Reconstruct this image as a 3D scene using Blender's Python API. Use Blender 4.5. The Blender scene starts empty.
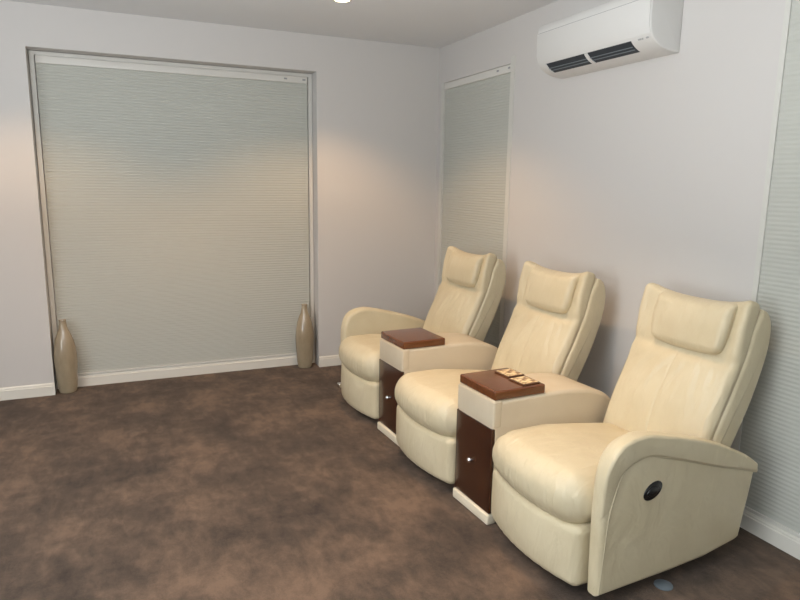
import bpy, bmesh, math, random
from mathutils import Vector, Matrix, noise
random.seed(4)
C = bpy.context.scene.collection
sin, cos, pi = math.sin, math.cos, math.pi

# ------------------------------------------------------------------ helpers
def srgb(r, g, b):
    f = lambda c: (c/255/12.92) if c/255 <= .04045 else ((c/255+.055)/1.055)**2.4
    return (f(r), f(g), f(b), 1)

def link(name, verts, faces, mat, parent=None, smooth=True, angle=40):
    me = bpy.data.meshes.new(name)
    me.from_pydata([tuple(v) for v in verts], [], faces)
    bm = bmesh.new(); bm.from_mesh(me)
    bmesh.ops.remove_doubles(bm, verts=bm.verts, dist=1e-6)
    bmesh.ops.recalc_face_normals(bm, faces=bm.faces)
    lim = math.radians(angle)
    for f in bm.faces: f.smooth = smooth
    for e in bm.edges:
        if len(e.link_faces) == 2 and e.calc_face_angle(0) > lim: e.smooth = False
    bm.to_mesh(me); bm.free()
    o = bpy.data.objects.new(name, me); C.objects.link(o)
    if mat: me.materials.append(mat)
    if parent: o.parent = parent
    return o

def tag(o, label=None, cat=None, group=None, kind=None):
    if label: o['label'] = label
    if cat: o['category'] = cat
    if group: o['group'] = group
    if kind: o['kind'] = kind
    return o

def thing(name, label, cat, loc=(0, 0, 0), rz=0, group=None):
    o = bpy.data.objects.new(name, None); C.objects.link(o)
    o.location = loc; o.rotation_euler = (0, 0, rz); o.empty_display_size = .1
    return tag(o, label, cat, group)

class MB:
    def __init__(s): s.v = []; s.f = []
    def add(s, vf):
        n = len(s.v); s.v += list(vf[0]); s.f += [tuple(i+n for i in f) for f in vf[1]]; return s
    def build(s, name, mat, parent=None, **k): return link(name, s.v, s.f, mat, parent, **k)

def box(x0, x1, y0, y1, z0, z1):
    v = [(x, y, z) for x in (x0, x1) for y in (y0, y1) for z in (z0, z1)]
    return v, [(0, 1, 3, 2), (4, 6, 7, 5), (0, 4, 5, 1), (2, 3, 7, 6), (0, 2, 6, 4), (1, 5, 7, 3)]

def rbox(size, r, n=(8, 8, 8), puff=(0, 0, 0), deform=None, seg=4):
    """rounded box around the origin; puff swells each pair of faces; deform(Vector)->Vector"""
    h = [s/2 for s in size]
    ax = []
    for a in range(3):
        t = [-h[a] + r*k/seg for k in range(seg)]
        m = [(-h[a]+r) + (2*h[a]-2*r)*k/n[a] for k in range(n[a]+1)]
        ax.append(t + m + [-q for q in reversed(t)])
    N = [len(a)-1 for a in ax]
    idx = {}; V = []; F = []
    def vid(i, j, k):
        key = (i, j, k)
        if key not in idx:
            p = Vector((ax[0][i], ax[1][j], ax[2][k]))
            q = Vector([max(-h[a]+r, min(h[a]-r, p[a])) for a in range(3)])
            d = p-q
            if d.length > 1e-9: p = q + d.normalized()*r
            t = [p[a]/h[a] for a in range(3)]
            for a in range(3):
                if puff[a]:
                    b, c = (a+1) % 3, (a+2) % 3
                    p[a] += puff[a]*max(0, 1-t[b]**2)*max(0, 1-t[c]**2)*t[a]
            if deform: p = Vector(deform(p))
            idx[key] = len(V); V.append(tuple(p))
        return idx[key]
    for a in range(3):
        b, c = (a+1) % 3, (a+2) % 3
        for s in (0, N[a]):
            for i in range(N[b]):
                for j in range(N[c]):
                    def g(x, y):
                        t = [0, 0, 0]; t[a] = s; t[b] = x; t[c] = y; return vid(*t)
                    F.append((g(i, j), g(i+1, j), g(i+1, j+1), g(i, j+1)))
    return V, F

def catmull(pts, n=8, closed=False):
    out = []; N = len(pts)
    R = range(N) if closed else range(N-1)
    for i in R:
        P = [pts[(i+k) % N] if closed else pts[max(0, min(N-1, i+k))] for k in (-1, 0, 1, 2)]
        for s in range(n):
            t = s/n
            out.append(tuple(.5*((2*b)+(c-a)*t+(2*a-5*b+4*c-d)*t*t+(-a+3*b-3*c+d)*t**3) for a, b, c, d in zip(*P)))
    if not closed: out.append(tuple(pts[-1]))
    return out

def inset(poly, d):
    N = len(poly); out = []
    area = sum(poly[i][0]*poly[(i+1) % N][1]-poly[(i+1) % N][0]*poly[i][1] for i in range(N))
    sg = 1 if area > 0 else -1
    for i in range(N):
        a, b, c = Vector(poly[i-1]), Vector(poly[i]), Vector(poly[(i+1) % N])
        e1 = (b-a); e2 = (c-b)
        n1 = Vector((-e1.y, e1.x)).normalized()*sg if e1.length > 1e-9 else Vector((0, 0))
        n2 = Vector((-e2.y, e2.x)).normalized()*sg if e2.length > 1e-9 else n1
        m = n1+n2
        if m.length < 1e-6: m = n1
        m = m.normalized(); k = max(.5, m.dot(n1))
        p = b+m*d/k; out.append((p.x, p.y))
    return out

def prism(poly, t0, t1, bev=.01, seg=4, axis='y', dish=0, deform=None):
    """polygon (u,z) extruded along the lateral axis from t0 to t1 with rounded rims"""
    rings = []
    for k in range(seg+1):
        a = pi/2*k/seg; rings.append((bev*(1-sin(a)), t0+bev*(1-cos(a))))
    rings = [(bev*(1-sin(pi/2*k/seg)), t0+bev*(1-cos(pi/2*k/seg))) for k in range(seg+1)]
    rings += [(d, t1-(t-t0)) for d, t in reversed(rings)]
    V = []; F = []; n = len(poly)
    for d, t in rings:
        for q in inset(poly, d): V.append((q[0], t, q[1]) if axis == 'y' else ((t, q[0], q[1]) if axis == 'x' else (q[0], q[1], t)))
    for r in range(len(rings)-1):
        for i in range(n):
            j = (i+1) % n; F.append((r*n+i, r*n+j, (r+1)*n+j, (r+1)*n+i))
    F.append(tuple(range(n))[::-1]); F.append(tuple((len(rings)-1)*n+i for i in range(n)))
    if deform: V = [tuple(deform(Vector(v))) for v in V]
    return V, F

def lathe(prof, n=40):
    V = []; F = []
    for r, z in prof:
        for i in range(n): V.append((r*cos(2*pi*i/n), r*sin(2*pi*i/n), z))
    for k in range(len(prof)-1):
        for i in range(n):
            j = (i+1) % n; F.append((k*n+i, k*n+j, (k+1)*n+j, (k+1)*n+i))
    F.append(tuple(range(n))[::-1]); F.append(tuple((len(prof)-1)*n+i for i in range(n)))
    return V, F

def tube(path, r, n=8):
    V = []; F = []; P = [Vector(p) for p in path]
    up = Vector((0.13, .2, 1)).normalized()
    for i, p in enumerate(P):
        t = (P[min(i+1, len(P)-1)]-P[max(i-1, 0)]).normalized()
        a = t.cross(up)
        if a.length < 1e-3: a = t.cross(Vector((1, 0, 0)))
        a.normalize(); b = t.cross(a)
        for k in range(n):
            q = p+(a*cos(2*pi*k/n)+b*sin(2*pi*k/n))*r; V.append(tuple(q))
    for i in range(len(P)-1):
        for k in range(n):
            j = (k+1) % n; F.append((i*n+k, i*n+j, (i+1)*n+j, (i+1)*n+k))
    F.append(tuple(range(n))[::-1]); F.append(tuple((len(P)-1)*n+k for k in range(n)))
    return V, F

# ------------------------------------------------------------------ materials
def mat(name, col, rough=.5, spec=.5, **k):
    m = bpy.data.materials.new(name); m.use_nodes = True
    b = m.node_tree.nodes['Principled BSDF']
    b.inputs['Base Color'].default_value = col
    b.inputs['Roughness'].default_value = rough
    b.inputs['Specular IOR Level'].default_value = spec
    for a, v in k.items(): b.inputs[a.replace('_', ' ')].default_value = v
    return m

def nodes(m): return m.node_tree.nodes, m.node_tree.links, m.node_tree.nodes['Principled BSDF']

def coords(m, scale=(1, 1, 1)):
    N, L, b = nodes(m)
    tc = N.new('ShaderNodeTexCoord'); mp = N.new('ShaderNodeMapping'); mp.inputs['Scale'].default_value = scale
    L.new(tc.outputs['Object'], mp.inputs['Vector']); return mp.outputs['Vector']

def noise_node(m, vec, scale, detail=3, rough=.5, dist=0):
    N, L, b = nodes(m); t = N.new('ShaderNodeTexNoise')
    t.inputs['Scale'].default_value = scale; t.inputs['Detail'].default_value = detail
    t.inputs['Roughness'].default_value = rough; t.inputs['Distortion'].default_value = dist
    L.new(vec, t.inputs['Vector']); return t.outputs['Fac']

def ramp(m, fac, stops):
    N, L, b = nodes(m); r = N.new('ShaderNodeValToRGB')
    while len(r.color_ramp.elements) < len(stops): r.color_ramp.elements.new(.5)
    for e, (p, c) in zip(r.color_ramp.elements, stops): e.position = p; e.color = c
    L.new(fac, r.inputs['Fac']); return r.outputs['Color']

def bump(m, fac, strength, dist=.01, prev=None):
    N, L, b = nodes(m); u = N.new('ShaderNodeBump')
    u.inputs['Strength'].default_value = strength; u.inputs['Distance'].default_value = dist
    L.new(fac, u.inputs['Height'])
    if prev: L.new(prev, u.inputs['Normal'])
    L.new(u.outputs['Normal'], b.inputs['Normal']); return u.outputs['Normal']

def leather(name, c0, c1, wrinkle=.4):
    m = mat(name, c0, .42, .45); N, L, b = nodes(m)
    v = coords(m)
    L.new(ramp(m, noise_node(m, v, 6, 3), [(.3, c0), (.7, c1)]), b.inputs['Base Color'])
    w = noise_node(m, coords(m, (5, 14, 4)), 1.6, 3, .55, .6)
    n1 = bump(m, w, wrinkle, .02)
    vo = N.new('ShaderNodeTexVoronoi'); vo.inputs['Scale'].default_value = 420; L.new(v, vo.inputs['Vector'])
    bump(m, vo.outputs['Distance'], .08, .002, n1)
    return m

M = {}
M['leather'] = leather('cream_leather', srgb(209, 196, 166), srgb(201, 187, 155))
M['leather_plain'] = leather('console_leather', srgb(208, 194, 170), srgb(201, 186, 161), .1)
M['piping'] = mat('piping_leather', srgb(196, 183, 154), .5)
M['stitch'] = mat('stitch_groove', srgb(176, 156, 118), .6)
M['base'] = mat('plinth_cream', srgb(226, 214, 190), .5)
M['black'] = mat('black_plastic', srgb(18, 18, 20), .25)
M['dark'] = mat('dark_underside', srgb(40, 36, 34), .8)
M['chrome'] = mat('chrome', (.8, .8, .8, 1), .15, Metallic=1)
M['disc'] = mat('grey_glide_plastic', srgb(104, 112, 118), .5)

def wood(name, c0, c1, sc):
    m = mat(name, c0, .22, .5, Coat_Weight=.35, Coat_Roughness=.12); N, L, b = nodes(m)
    f = noise_node(m, coords(m, sc), 3.0, 6, .6, .8)
    L.new(ramp(m, f, [(.3, c0), (.7, c1)]), b.inputs['Base Color']); return m
M['wood'] = wood('mahogany', srgb(44, 22, 12), srgb(70, 36, 18), (14, 14, 2))
M['lid'] = wood('mahogany_lid', srgb(86, 47, 24), srgb(114, 65, 33), (3, 18, 18))

M['wall'] = mat('painted_wall', srgb(204, 200, 196), .75, .25)
bump(M['wall'], noise_node(M['wall'], coords(M['wall']), 180, 2), .04, .002)
M['ceiling'] = mat('painted_ceiling', srgb(222, 222, 222), .85, .2)
M['trim'] = mat('white_gloss_trim', srgb(222, 218, 208), .4, .4)
M['frame'] = mat('white_window_frame', srgb(205, 203, 196), .4, .4)
M['rail'] = mat('white_headrail', srgb(214, 211, 204), .4, .4)
M['reveal'] = mat('painted_reveal', srgb(176, 170, 163), .75, .2)

def blindmat():
    m = mat('pleated_blind_fabric', srgb(172, 175, 166), .85, .15); N, L, b = nodes(m)
    f = noise_node(m, coords(m, (3, 3, 60)), 4, 5, .7)
    L.new(ramp(m, f, [(.25, srgb(183, 184, 176)), (.75, srgb(190, 190, 182))]), b.inputs['Base Color']); return m
M['blind'] = blindmat()

def carpetmat():
    m = mat('brown_carpet', srgb(95, 75, 62), .95, .1); N, L, b = nodes(m)
    b.inputs['Sheen Weight'].default_value = .12; b.inputs['Sheen Roughness'].default_value = .5
    b.inputs['Sheen Tint'].default_value = (1, .85, .75, 1)
    v = coords(m)
    big = noise_node(m, v, 2.3, 8, .66, .1)
    strokes = noise_node(m, coords(m, (2.2, 1, 1)), 7, 5, .65, .35)
    fine = noise_node(m, v, 150, 3, .75)
    mx = N.new('ShaderNodeMath'); mx.operation = 'MULTIPLY_ADD'; mx.inputs[1].default_value = .45
    L.new(strokes, mx.inputs[0]); L.new(big, mx.inputs[2])
    m2 = N.new('ShaderNodeMath'); m2.operation = 'MULTIPLY_ADD'; m2.inputs[1].default_value = .2
    L.new(fine, m2.inputs[0]); L.new(mx.outputs[0], m2.inputs[2])
    L.new(ramp(m, m2.outputs[0], [(.58, srgb(52, 45, 41)), (.79, srgb(80, 68, 59)), (1.0, srgb(114, 94, 79))]), b.inputs['Base Color'])
    n = bump(m, fine, .5, .006); bump(m, mx.outputs[0], .35, .02, n)
    return m
M['carpet'] = carpetmat()

def vasemat():
    m = mat('taupe_ceramic_glaze', srgb(160, 140, 112), .16, .6, Coat_Weight=.5, Coat_Roughness=.06); N, L, b = nodes(m)
    f = noise_node(m, coords(m, (6, 6, 2)), 2, 4, .6)
    L.new(ramp(m, f, [(.3, srgb(148, 133, 110)), (.7, srgb(168, 153, 128))]), b.inputs['Base Color']); return m
M['vase'] = vasemat()
M['hole'] = mat('dark_vase_mouth', srgb(50, 42, 34), .7)
M['ac'] = mat('white_ac_plastic', srgb(214, 212, 208), .4, .4)
M['ac_seam'] = mat('ac_seam_grey', srgb(150, 150, 150), .6)
M['vent'] = mat('dark_vent', srgb(46, 52, 58), .6)
M['louvre'] = mat('grey_louvre', srgb(112, 120, 126), .5)
M['badge'] = mat('grey_badge', srgb(172, 172, 172), .4)
def coastermat():
    m = mat('patterned_coaster', srgb(215, 190, 150), .3); N, L, b = nodes(m)
    vo = N.new('ShaderNodeTexVoronoi'); vo.inputs['Scale'].default_value = 46; L.new(coords(m), vo.inputs['Vector'])
    L.new(ramp(m, vo.outputs['Distance'], [(.25, srgb(236, 214, 172)), (.5, srgb(205, 174, 128)), (.72, srgb(120, 84, 54))]), b.inputs['Base Color']); return m
M['coaster'] = coastermat()
M['coaster_rim'] = mat('coaster_rim', srgb(96, 66, 46), .4)
def emis(name, col, s):
    m = mat(name, (0, 0, 0, 1)); b = m.node_tree.nodes['Principled BSDF']
    b.inputs['Emission Color'].default_value = col; b.inputs['Emission Strength'].default_value = s; return m
M['bulb'] = emis('warm_bulb', (1, .8, .5, 1), 14)

# ------------------------------------------------------------------ room
H = 2.7
XL, XR, ZT = -3.098, -1.09, 2.426       # opening of the back recess
RD = .165                                # its depth
def S(name, mb, m, **k): o = mb.build(name, m, **k); o['kind'] = 'structure'; return o
YN, XW = -8.0, -6.0
S('floor', MB().add(box(XW, .16, YN, .3, -.06, 0)), M['carpet'], smooth=False)
S('ceiling', MB().add(box(XW, .16, YN, .3, H, H+.06)), M['ceiling'], smooth=False)
wb = MB()
wb.add(box(XW, XL, 0, .3, 0, H)); wb.add(box(XR, .16, 0, .3, 0, H)); wb.add(box(XL, XR, 0, .3, ZT, H)); wb.add(box(XL, XR, RD, .3, 0, ZT))
S('wall_back', wb, M['wall'], smooth=False)
W1a, W1b, W1t = -.045, -1.163, 2.405
W3 = -3.165
wr = MB()
wr.add(box(0, .16, W1a, 0, 0, H)); wr.add(box(0, .16, W3, W1b, 0, H)); wr.add(box(0, .16, W1b, W1a, W1t, H)); wr.add(box(.07, .16, W1b, W1a, 0, W1t))
wr.add(box(.07, .16, -5.4, W3, 0, 2.5)); wr.add(box(0, .16, -5.4, W3, 2.5, H)); wr.add(box(0, .16, YN, -5.4, 0, H))
S('wall_right', wr, M['wall'], smooth=False)

# skirting boards: profile swept along x or y
def skirting(name, a, b, axis, face, sgn):
    prof = [(0, 0), (.016, 0), (.016, .068), (.012, .072), (.012, .08), (.008, .088), (0, .09)]
    V = []; F = []
    for t in (a, b):
        for d, z in prof: V.append((t, face+sgn*d, z) if axis == 'x' else (face+sgn*d, t, z))
    n = len(prof)
    for i in range(n): F.append((i, (i+1) % n, n+(i+1) % n, n+i))
    F += [tuple(range(n)), tuple(range(n, 2*n))]
    return V, F
S('baseboard_back', MB().add(skirting('', XW, XL+.002, 'x', 0, -1)), M['trim'], smooth=False)
S('baseboard_corner', MB().add(skirting('', XR-.002, -.001, 'x', 0, -1)), M['trim'], smooth=False)
S('baseboard_recess', MB().add(skirting('', XL, XR, 'x', RD-.02, -1)).add(box(XL, XR, RD-.02, RD, 0, .09)), M['trim'], smooth=False)
S('baseboard_right', MB().add(skirting('', 0, YN, 'y', 0, -1)).add(box(0, .07, -5.4, W3, 0, .09)).add(box(0, .07, W1b, W1a, 0, .09)), M['trim'], smooth=False)

# back window: the frame that lines the recess
wf = MB()
for a, b in ((XL+.004, XL+.035), (XR-.035, XR-.004)): wf.add(box(a, b, RD-.045, RD, .09, ZT-.004))
wf.add(box(XL+.035, XR-.035, RD-.045, RD, ZT-.03, ZT-.004))
S('window_1', wf, M['frame'], smooth=False)
wf = MB()
wf.add(box(-.004, .05, W1b, W1b+.05, .09, 2.45)); wf.add(box(.0, .05, W1a-.04, W1a, .09, W1t))
S('window_2', wf, M['frame'], smooth=False)
wf = MB().add(box(-.003, .05, W3-.022, W3+.004, .09, 2.5))
S('window_3', wf, M['frame'], smooth=False)

# blinds ------------------------------------------------------------
def pleats(length, z0, z1, depth=.0022, pitch=.02):
    """zig-zag shade, local x along the width, y into the room is negative"""
    V = []; F = []; n = int(round((z1-z0)/pitch))*2
    for i in range(n+1):
        z = z0+(z1-z0)*i/n; y = -depth if i % 2 else 0
        for x in (0, length):
            V.append((x, y, z)); V.append((x, .012, z))
    for i in range(n):
        a = 4*i; b = a+4
        F += [(a, a+2, b+2, b), (a+1, b+1, b+3, a+3), (a, b, b+1, a+1), (a+2, a+3, b+3, b+2)]
    F += [(0, 1, 3, 2), (4*n, 4*n+2, 4*n+3, 4*n+1)]
    return V, F
def blind(label, loc, rz, length, z0, zrail, ztop, clips=True, dep=.0022):
    t = thing('window_blind', label, 'blind', loc, rz, None)
    MB().add(pleats(length, z0+.012, zrail, dep)).build('pleated_shade', M['blind'], t, smooth=False)
    MB().add(rbox((length, .03, ztop-zrail), .005, (1, 1, 1), deform=lambda p: p+Vector((length/2, -.002, (ztop+zrail)/2)), seg=2)).build('headrail', M['rail'], t)
    MB().add(box(0, length, -.01, .012, z0, z0+.014)).build('bottom_rail', M['rail'], t, smooth=False)
    if clips:
        for x in (length-.03, length-.18):
            MB().add(box(x-.012, x+.012, -.021, -.0165, ztop-.03, ztop-.018)).build('clip', M['ac_seam'], t, smooth=False)
    return t
blind('wide pleated grey-green blind filling the back wall recess between two vases', (XL+.04, RD-.025, 0), 0, XR-XL-.08, .092, 2.345, 2.396)
blind('narrow tall pleated blind on the right wall beside the room corner', (.022, W1a-.042, 0), -pi/2, W1a-W1b-.094, .092, 2.35, 2.404)
blind('pleated pale blind at the right edge of the picture behind the nearest armchair', (.002, W3-.023, 0), -pi/2, 2.2, .092, 2.44, 2.496, False, .0014)

# downlights -----------------------------------------------------------
def downlight(x, y, label, power, r=.045, blend=.12, angle=104):
    t = thing('downlight', label, 'ceiling light', (x, y, H), 0, 'recessed ceiling downlights')
    MB().add(lathe([(r, -.001), (r+.014, -.003), (r+.018, -.001), (r+.018, 0), (r, 0)])).build('trim_ring', M['trim'], t)
    MB().add(lathe([(r, -.0035), (r, 0)])).build('lamp', M['bulb'], t)
    ld = bpy.data.lights.new('downlight_spot', 'SPOT'); ld.energy = power; ld.color = (1, .62, .31)
    ld.spot_size = math.radians(angle); ld.spot_blend = blend; ld.shadow_soft_size = .03
    lo = bpy.data.objects.new('downlight_spot', ld); C.objects.link(lo); lo.location = (x, y, H-.03)
    return t
downlight(-1.22, -1.02, 'glowing recessed downlight in the ceiling at the top edge of the picture', 62, blend=.5, angle=119)
downlight(-3.12, -1.02, 'recessed ceiling downlight in front of the back wall, above the left vase', 52, blend=.5, angle=119)
downlight(-1.15, -2.75, 'recessed ceiling downlight above the red-brown console lid with coasters', 84, blend=1, angle=82)
# unseen fill light, added left of the camera to brighten the ceiling
ad = bpy.data.lights.new('ceiling_fill', 'AREA'); ad.shape = 'DISK'; ad.size = .5; ad.energy = 175; ad.color = (.93, .97, 1)
ao = bpy.data.objects.new('ceiling_fill', ad); C.objects.link(ao); ao.location = (-3.4, -3.7, 1.3); ao.rotation_euler = (pi, 0, 0)

# ------------------------------------------------------------------ seating
A = .045
O = Vector((-1.18, -.78, 0)); UA = Vector((cos(A), sin(A), 0)); VA = Vector((sin(A), -cos(A), 0))
def at(u, v, z=0): return O+UA*u+VA*v+Vector((0, 0, z))

def curve_fn(pts):
    """profile through (s, u, z): returns point and normal (pointing forwards) at s in 0..1"""
    cs = catmull(pts, 12)
    L = [0]
    for a, b in zip(cs, cs[1:]): L.append(L[-1]+math.dist(a, b))
    def f(s):
        d = max(0, min(1, s))*L[-1]; i = 0
        while i < len(cs)-2 and L[i+1] < d: i += 1
        a, b = Vector(cs[i]), Vector(cs[i+1]); e = (b-a); k = (d-L[i])/max(1e-9, L[i+1]-L[i])
        if s > 1: k += (s-1)*L[-1]/e.length
        if s < 0: k += s*L[-1]/e.length
        p = a+e*k; t = e.normalized()
        return p, Vector((-t.y, t.x))            # (u,z), normal towards -u
    return f, L[-1]

FRONT = [(.590, .37), (.652, .55), (.722, .70), (.780, .83), (.805, .90), (.825, .98), (.855, 1.092)]
fprof, FLEN = curve_fn(FRONT)

def bulge(w, hw): return .055*(1-(w/hw)**2)

# drag folds in the back leather below the neck crease: (y, s) start and end
FOLDS = [(.01, .63, .075, .36), (-.07, .62, -.045, .40), (.10, .62, .19, .42), (-.13, .62, -.215, .34), (.17, .60, .25, .50), (-.20, .6, -.25, .46)]

def make_chair(label, v0, v1, arm=None, u0=0, shear=0, wl=0):
    """v0..v1 seat span along the row; arm: -1 far side, +1 near side"""
    c = (v0+v1)/2; hw = (v1-v0)/2
    loc = at(u0, c)
    t = thing('recliner_armchair', label, 'armchair', loc, A, 'cream leather recliners in the row')
    # local axes: X = depth, Y = -v
    L1 = M['leather']
    # seat cushion
    def dseat(p):
        u, y, z = p.x, p.y, p.z
        fr = max(0, min(1, (.30-u)/.60))
        k = fr*fr*(3-2*fr)
        u2 = u-bulge(y, hw)*k
        e = max(0, abs(y)/hw-.55)/.45
        z2 = z-.018*e*e*(1 if z > 0 else 0)
        z2 += -.14*max(0, u+.1)
        # gathered pleats at the two front corners
        if u < -.2 and abs(y) > hw*.62:
            amp = .0028*min(1, (abs(y)/hw-.62)/.2)
            u2 += amp*sin(abs(y)*150+z*22)
        if z < .04 and u < -.1: u2 -= .0016*sin(y*210+2*sin(y*31))*max(0, min(1, (.04-z)/.06))*max(0, 1-(y/hw)**4)
        yy = y+wl*max(0, y/hw)*max(0, min(1, (-.30-u)/.03))
        return (u2+.325+shear*y, yy, z2+.385)
    MB().add(rbox((.71, 2*hw, .215), .098, (14, 70, 3), (0, 0, .012), dseat, seg=7)).build('seat_cushion', L1, t)
    # leg-rest panel under the seat
    def drest(p):
        u, y, z = p
        k = 1 if u < 0 else .2
        if u < 0: u -= .0012*sin(y*120)*(1 if abs(y) < hw*.8 else 0)
        return (u-bulge(y, hw)*k*.95+.045+shear*y, y+wl*max(0, y/hw)*(1 if u < -.035 else 0), z+.172)
    MB().add(rbox((.10, 2*hw-.012, .25), .03, (2, 26, 8), (.02, 0, 0), drest, seg=4)).build('leg_rest', L1, t)
    # carcass and feet
    MB().add(rbox((.66, 2*hw-.03, .26), .02, (1, 1, 1), deform=lambda p: p+Vector((.42, 0, .18)), seg=2)).build('carcass', L1, t)
    for du in (.14, .70):
        for dy in (-hw+.06, hw-.06):
            MB().add([[(x+du, y+dy, z) for x, y, z in lathe([(.022, 0), (.022, .012), (.014, .02), (.014, .055)], 20)[0]], lathe([(.022, 0), (.022, .012), (.014, .02), (.014, .055)], 20)[1]]).build('foot', M['dark'], t)
    # back cushion
    bw0, bw1 = .277, .280; BY = -.008      # half widths; the back sits a touch off the seat's centre line
    def dback(p):
        d, y, s = p.x, p.y, p.z            # d depth (+ back), s along the profile -.36...36
        q = s/FLEN+.5
        P, n = fprof(q)
        wf = bw0+(bw1-bw0)*min(1, max(0, q)/.75)
        yy = y/.30
        w = yy*wf
        ay = min(1, abs(yy))
        fwd = 0
        if d < 0:
            crease = math.exp(-((q-.66)/.035)**2)
            fwd -= .016*crease*(1-.25*ay)
            fwd -= .004*math.exp(-(y/.006)**2)*(1 if q < .64 else 0)
            fwd += .02*math.exp(-((q-.40)/.24)**2)*(1-ay*ay)
            # soft drag folds running from the neck crease
            fwd += .004*sin(26*y+9*q+abs(y)*20)*max(0, 1-abs(q-.48)/.2)*(1-ay)
            for (ya_, qa_, yb_, qb_) in FOLDS:
                k = (q-qb_)/(qa_-qb_)
                if -.2 < k < 1.2:
                    yl = yb_+(ya_-yb_)*k+.012*sin(k*5)
                    fwd += (-.0055*math.exp(-((y-yl)/.012)**2)+.003*math.exp(-((y-yl-.024)/.014)**2))*max(0, 1-(2*k-1)**4)*(.5+.5*k)
            fwd += .035*ay**4*max(0, min(1, (q-.55)/.3))
        else:
            fwd += .012*ay**4
        s_up = 0
        if q > .8: s_up = (.022*ay**3-.012*(1-ay*ay))*(q-.8)/.2
        off = -(d+.039)+fwd
        t2 = Vector((n.y, -n.x))
        R = P+n*off+t2*s_up
        return (R.x, w+BY, R.y)
    MB().add(rbox((.078, .60, FLEN), .034, (2, 64, 50), (.014, 0, 0), dback, seg=5)).build('back_cushion', L1, t)
    # piping line round the back cushion's near and far flanks
    for sg in (-1, 1):
        pts = []
        for k in range(30):
            q = .03+.94*k/29; P, n = fprof(q); wf = bw0+(bw1-bw0)*min(1, q/.75)
            R = P-n*.072
            pts.append((R.x, sg*(wf-.004)+BY, R.y))
        MB().add(tube(pts, .006)).build('back_piping', M['piping'], t)
    # rear shell
    SH = [(.80, .42), (.855, .52), (.925, .66), (.978, .80), (1.003, .90), (1.002, .97), (.985, 1.02), (.955, 1.052), (.915, 1.066)]
    fr_ = [(P[0]+.045, P[1]) for P in FRONT[:-1]]
    poly = catmull(fr_, 5) + list(reversed(catmull(SH, 5)))
    def dsh(p):
        q = (p.z-.42)/.65
        rear = max(0, min(1, (p.x-fprof(max(0, min(1, q)))[0].x-.10)/.09))
        return (p.x-.02*rear*(abs(p.y)/.3)**3, p.y/.30*(bw0+.009)+BY, p.z)
    MB().add(prism(poly, -.30, .30, .022, 5, deform=dsh)).build('back_shell', L1, t)
    # head pillow
    def dhead(p):
        d, y, s = p
        P, n = fprof(.835+s/FLEN)
        hh = .125
        k = s/hh
        if k < 0: y = y*(1-.10*k*k)
        a = abs(y)/.21
        off = -d+.014+(.03*a**4)*.6
        if d > 0: off = max(off, -.02)
        if s > .08: off -= (s-.08)*.55
        R = P+n*off
        return (R.x, y+BY-.028, R.y-.014*(1-a*a)*(1 if k > 0 else 0)*k + (.012*a*a if k < 0 else 0))
    MB().add(rbox((.062, .392, .245), .031, (2, 22, 12), (.022, 0, .004), dhead, seg=5)).build('head_pillow', L1, t)
    # arm
    if arm:
        s = -arm                                  # local Y sign
        y_in = s*(hw+.002); y_out = s*(hw+.070)
        outer = [(.020, .046), (.013, .25), (.012, .44), (.019, .53), (.040, .593), (.07, .630), (.11, .652), (.17, .664), (.24, .659), (.415, .618), (.60, .562), (.77, .490), (.868, .428)]
        back = [(.872, .412), (.855, .30), (.815, .10), (.79, .088), (.60, .058), (.40, .05)]
        seam = [(.872, .388), (.75, .425), (.62, .460), (.48, .505), (.345, .545), (.235, .574), (.16, .565), (.100, .527), (.066, .44), (.047, .36), (.036, .2), (.032, .06)]
        ya, yb = sorted((y_in, y_out))
        bulk = inset(catmull(outer, 5)+back, .002)
        MB().add(prism(bulk, ya, yb, .024, 6)).build('arm', L1, t)
        # padded welt along the front edge that swells into a roll over the outer side panel
        roll = [q for q in catmull(outer, 5) if q[1] > .36 or q[0] > .5]+[q for q in catmull(seam, 5) if q[1] > .36]
        ya, yb = sorted((y_out-s*.055, y_out+s*.0005))
        def drl(p):
            k = max(0, min(1, (p.z-.40)/.20))+max(0, min(1, (p.x-.3)/.2)); k = min(1, k)
            return (p.x, p.y+(s*.010*k*k if (p.y-y_out)*s > -.02 else 0), p.z)
        MB().add(prism(roll, ya, yb, .013, 6, deform=drl)).build('arm_roll', L1, t)
        MB().add(tube([(u, y_out-s*(.001+.006*max(0, 1-abs(z-.05)/.2)), z) for u, z in catmull(list(reversed(seam)), 5)], .0038)).build('arm_piping', M['piping'], t)
        # black oval release lever in the outer panel
        cu, cz = .262, .432
        ring = []
        for k in range(28):
            a = 2*pi*k/28; e1 = .050*cos(a); e2 = .035*sin(a)
            ring.append((cu+e1*cos(.35)-e2*sin(.35)*.6, cz+e1*sin(.35)+e2*cos(.35)))
        ya, yb = sorted((y_out-s*.02, y_out+s*.004))
        lv = MB().add(prism(ring, ya, yb, .004, 3)).build('recline_handle', M['black'], t)
        tag(lv, 'black oval recline handle')
        ring2 = [(cu+(a-cu)*.62-.006, cz+(b-cz)*.55) for a, b in ring]
        ya, yb = sorted((y_out-s*.01, y_out+s*.009))
        MB().add(prism(ring2, ya, yb, .004, 3)).build('finger_grip', M['black'], lv)
    return t

ch1 = make_chair('farthest cream leather recliner, arm on its left, near the room corner', .09, .700, -1)
ch2 = make_chair('middle cream leather recliner between the two wooden-lidded consoles', 1.046, 1.688, None, -.025)
ch3 = make_chair('nearest cream leather recliner with black oval handle on its arm', 2.014, 2.616, 1, -.012, .04, .018)

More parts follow.
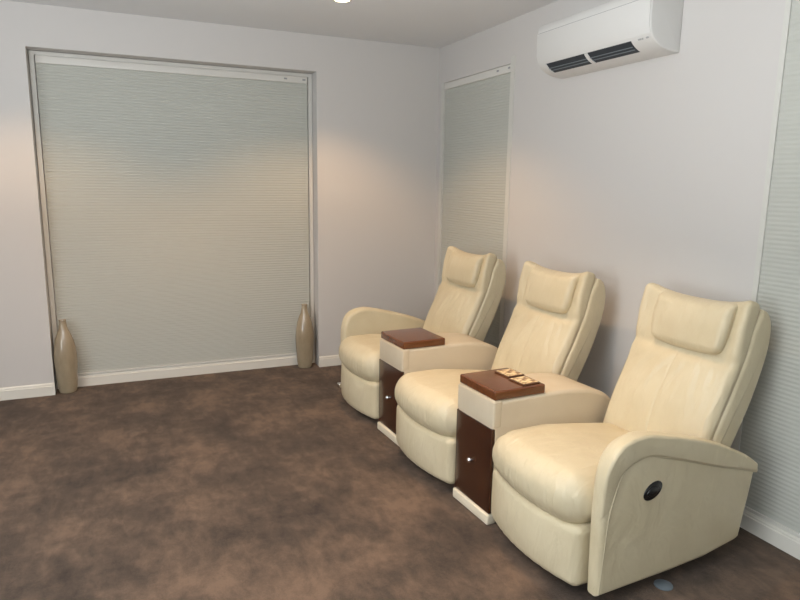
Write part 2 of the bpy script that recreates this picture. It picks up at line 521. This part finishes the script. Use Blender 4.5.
# extras on the end chairs
gl = lathe([(.036, .001), (.036, .005), (.030, .008)], 28)
def local(t, w): return (Matrix.Rotation(-A, 4, 'Z') @ (Vector(w)-t.location))
g = local(ch3, (-.698, -3.445, 0))
o = MB().add([[(x+g.x, y+g.y, z) for x, y, z in gl[0]], gl[1]]).build('glide_disc', M['disc'], ch3); tag(o, 'grey glide disc on the carpet')
g = local(ch1, (-1.195, -.865, 0))
lv = MB().add(tube([(g.x+.16, g.y-.03, .12), (g.x+.03, g.y, .115), (g.x-.01, g.y+.005, .112)], .010)).add(
    rbox((.05, .045, .034), .009, (1, 1, 1), deform=lambda p: p+Vector((g.x+.012, g.y-.004, .110)), seg=3)).build('pedal', M['chrome'], ch1)
tag(lv, 'chrome pedal by the base')

# ------------------------------------------------------------------ consoles
def make_console(label, v0, v1, u0):
    w = v1-v0; c = (v0+v1)/2
    t = thing('storage_console', label, 'console', at(u0, c), A, 'leather consoles between the recliners')
    LP = M['leather_plain']; hw = w/2
    poly = [(.0, .05), (.0, .602)]+catmull([(.30, .604), (.45, .60), (.58, .582), (.67, .55), (.725, .50), (.75, .42), (.755, .32)], 4)+[(.755, .05)]
    MB().add(prism(poly, -hw, hw, .022, 6)).build('body', LP, t, angle=50)
    def dband(p): return p+Vector((.023, 0, .536))
    MB().add(rbox((.05, w+.003, .134), .012, (1, 2, 2), (.002, 0, 0), dband, seg=4)).build('front_band', LP, t)
    d = MB().add(rbox((.03, w-.004, .415), .003, (1, 1, 1), deform=lambda p: p+Vector((.011, 0, .261)), seg=2)).build('door', M['wood'], t)
    k = MB().add(tube([(.004, .006, .260), (-.014, .006, .260)], .006)).add(
        [[(-.02+zz*1.0, .006+xx, .260+yy) for xx, yy, zz in lathe([(.004, -.008), (.010, -.004), (.013, .002), (.010, .008), (.005, .010)], 18)[0]], lathe([(.004, -.008), (.010, -.004), (.013, .002), (.010, .008), (.005, .010)], 18)[1]]).build('knob', M['chrome'], d)
    tag(k, 'small chrome knob')
    MB().add(rbox((.05, w+.002, .05), .008, (1, 1, 1), deform=lambda p: p+Vector((.012, 0, .025)), seg=3)).build('plinth', M['base'], t)
    MB().add(box(.04, .74, -hw+.02, hw-.02, 0, .052)).build('underframe', M['dark'], t, smooth=False)
    MB().add(rbox((.285, w-.006, .045), .008, (1, 1, 1), deform=lambda p: p+Vector((.148, 0, .6245)), seg=4)).build('lid', M['lid'], t)
    return t
c1 = make_console('console with a bare dark wooden lid between the farthest and middle recliners', .714, 1.038, .013)
c2 = make_console('console with two patterned coasters on its red-brown wooden lid beside the nearest recliner', 1.698, 2.008, -.012)

def coaster(w, rz, label):
    t = thing('coaster', label, 'coaster', (w[0], w[1], .648), rz, 'patterned coasters on the console lid')
    MB().add(rbox((.10, .112, .006), .002, (1, 1, 1), deform=lambda p: p+Vector((0, 0, .003)), seg=2)).build('rim', M['coaster_rim'], t)
    MB().add(rbox((.086, .098, .003), .001, (1, 1, 1), deform=lambda p: p+Vector((0, 0, .006)), seg=2)).build('printed_face', M['coaster'], t)
coaster((-.882, -2.57), A, 'cream patterned coaster on the far half of the nearer console lid')
coaster((-.885, -2.70), A+.05, 'cream patterned coaster on the near half of the nearer console lid')

# ------------------------------------------------------------------ vases
def vase(x, y, label):
    t = thing('floor_vase', label, 'vase', (x, y, 0), 0, 'tall ceramic vases in the recess')
    prof = [(.054, 0), (.060, .006), (.067, .05), (.074, .14), (.079, .23), (.076, .31), (.064, .385), (.046, .44), (.032, .475), (.026, .505), (.024, .53), (.026, .542)]
    pr = catmull(prof, 5)+[(.024, .546), (.020, .54), (.018, .50)]
    MB().add(lathe(pr, 48)).build('body', M['vase'], t, angle=80)
    MB().add(lathe([(.019, .512), (.019, .514)], 24)).build('mouth', M['hole'], t)
vase(-3.015, .045, 'tall glossy taupe bottle vase at the left end of the recess')
vase(-1.2, .05, 'tall glossy taupe bottle vase at the right end of the recess')

# ------------------------------------------------------------------ air conditioner
def aircon():
    y0, y1 = -2.618, -1.70; L = y1-y0
    t = thing('air_conditioner', 'white split-system air conditioner mounted high on the right wall', 'air conditioner', (0, (y0+y1)/2, 2.22), 0)
    # profile: x out of the wall is negative
    prof = catmull([(-.0, .0), (-.05, .002), (-.11, .014), (-.155, .036), (-.185, .065), (-.202, .11), (-.205, .18), (-.203, .25)], 4)+[(-.200, .275), (-.190, .288), (0, .288)]
    V, F = prism(prof, -L/2, L/2, .008, 4)
    MB().add((V, F)).build('body', M['ac'], t, angle=35)
    # removable front panel, slightly proud, leaving a seam above and right of it
    pp = [(-.194, .074), (-.2085, .11), (-.2115, .18), (-.2105, .238), (-.19, .238), (-.19, .078)]
    MB().add(prism(pp, -L/2+.004, L/2-.004, .004, 2)).build('front_panel', M['ac'], t, angle=35)
    MB().add(box(-.2046, -.19, -L/2+.006, L/2-.006,   .2385, .2425)).build('panel_seam', M['ac_seam'], t, smooth=False)
    # air outlet in the curved lower front
    low = catmull([(-.11, .014), (-.155, .036), (-.185, .065)], 8)
    def on(f, out):            # point on the lower curve, f 0 (bottom/back) .. 1 (front/top)
        g = f*(len(low)-1); k = min(len(low)-2, int(g)); p = Vector(low[k]).lerp(Vector(low[k+1]), g-k); n = Vector((-.56, -.83))
        return p+n*out
    def strip(f0, f1, ya, yb, o0, o1, n=6):
        V = []; F = []
        for i in range(n+1):
            f = f0+(f1-f0)*i/n; a = on(f, o0); b = on(f, o1)
            for yy in (ya, yb): V += [(a.x, yy, a.y), (b.x, yy, b.y)]
        for i in range(n):
            k = 4*i; j = k+4
            F += [(k, k+2, j+2, j), (k+1, j+1, j+3, k+3), (k, j, j+1, k+1), (k+2, k+3, j+3, j+2)]
        F += [(0, 1, 3, 2), (4*n, 4*n+2, 4*n+3, 4*n+1)]
        return V, F
    cy = (y0+y1)/2
    ya, yb = -2.475-cy, -1.765-cy
    v = MB().add(strip(.12, .95, ya, yb, -.01, .0015)).build('air_outlet', M['vent'], t, smooth=False)
    for f in (.36, .56): MB().add(strip(f-.022, f+.022, ya+.01, yb-.01, 0, .004, 2)).build('louvre', M['louvre'], v, smooth=False)
    MB().add(strip(.12, .95, -2.135-cy-.012, -2.135-cy+.012, 0, .007)).build('louvre_clip', M['ac'], v, smooth=False)
    MB().add(strip(.12, .95, yb-.012, yb+.006, 0, .006)).build('louvre_clip', M['ac'], v, smooth=False)
    # small indistinct badge and indicator marks on the right of the outlet
    for k, (a, b) in enumerate(((-.115, -.095), (-.09, -.082), (-.062, -.046))):
        MB().add(strip(.86, .97, -L/2-a-.02, -L/2-b-.02, 0, .004, 2)).build('badge', M['badge'], t, smooth=False)
aircon()

# cool fill light added at the open left-hand side of the room
dd = bpy.data.lights.new('left_cool_fill', 'AREA'); dd.shape = 'RECTANGLE'; dd.size = 2.0; dd.size_y = 2.6; dd.energy = 95; dd.color = (.90, .97, 1)
do = bpy.data.objects.new('left_cool_fill', dd); C.objects.link(do); do.location = (-5.7, -4.9, 1.5); do.rotation_euler = (0, -pi/2, 0)

# ------------------------------------------------------------------ even world light, put in as ambient fill through the open sides
w = bpy.data.worlds.new('world'); bpy.context.scene.world = w; w.use_nodes = True
bg = w.node_tree.nodes['Background']; bg.inputs['Color'].default_value = (.86, .93, 1, 1); bg.inputs['Strength'].default_value = .3

# ------------------------------------------------------------------ camera
# weak fill light added at the camera to lift the wall between the chairs
fd = bpy.data.lights.new('camera_fill', 'POINT'); fd.energy = 26; fd.color = (.86, .95, 1); fd.shadow_soft_size = .04
fo = bpy.data.objects.new('camera_fill', fd); C.objects.link(fo); fo.location = (-2.55, -5.13, 1.64)
f, pit, yaw, rol = 636.2, .18083, .41691, .01467
cp, sp = cos(pit), sin(pit)
Fw = Vector((sin(yaw)*cp, cos(yaw)*cp, -sp)); Rt = Vector((cos(yaw), -sin(yaw), 0)); Up = Rt.cross(Fw)
R2 = Rt*cos(rol)+Up*sin(rol); U2 = -Rt*sin(rol)+Up*cos(rol)
cam = bpy.data.cameras.new('camera'); co = bpy.data.objects.new('camera', cam); C.objects.link(co)
cam.sensor_width = 36; cam.lens = f/800*36; cam.clip_start = .05
co.matrix_world = Matrix(((R2.x, U2.x, -Fw.x, -2.6005), (R2.y, U2.y, -Fw.y, -5.1087), (R2.z, U2.z, -Fw.z, 1.5602), (0, 0, 0, 1)))
bpy.context.scene.camera = co
vs = bpy.context.scene.view_settings
vs.view_transform = 'Standard'; vs.look = 'None'; vs.gamma = 1; vs.use_curve_mapping = False; vs.exposure = 0
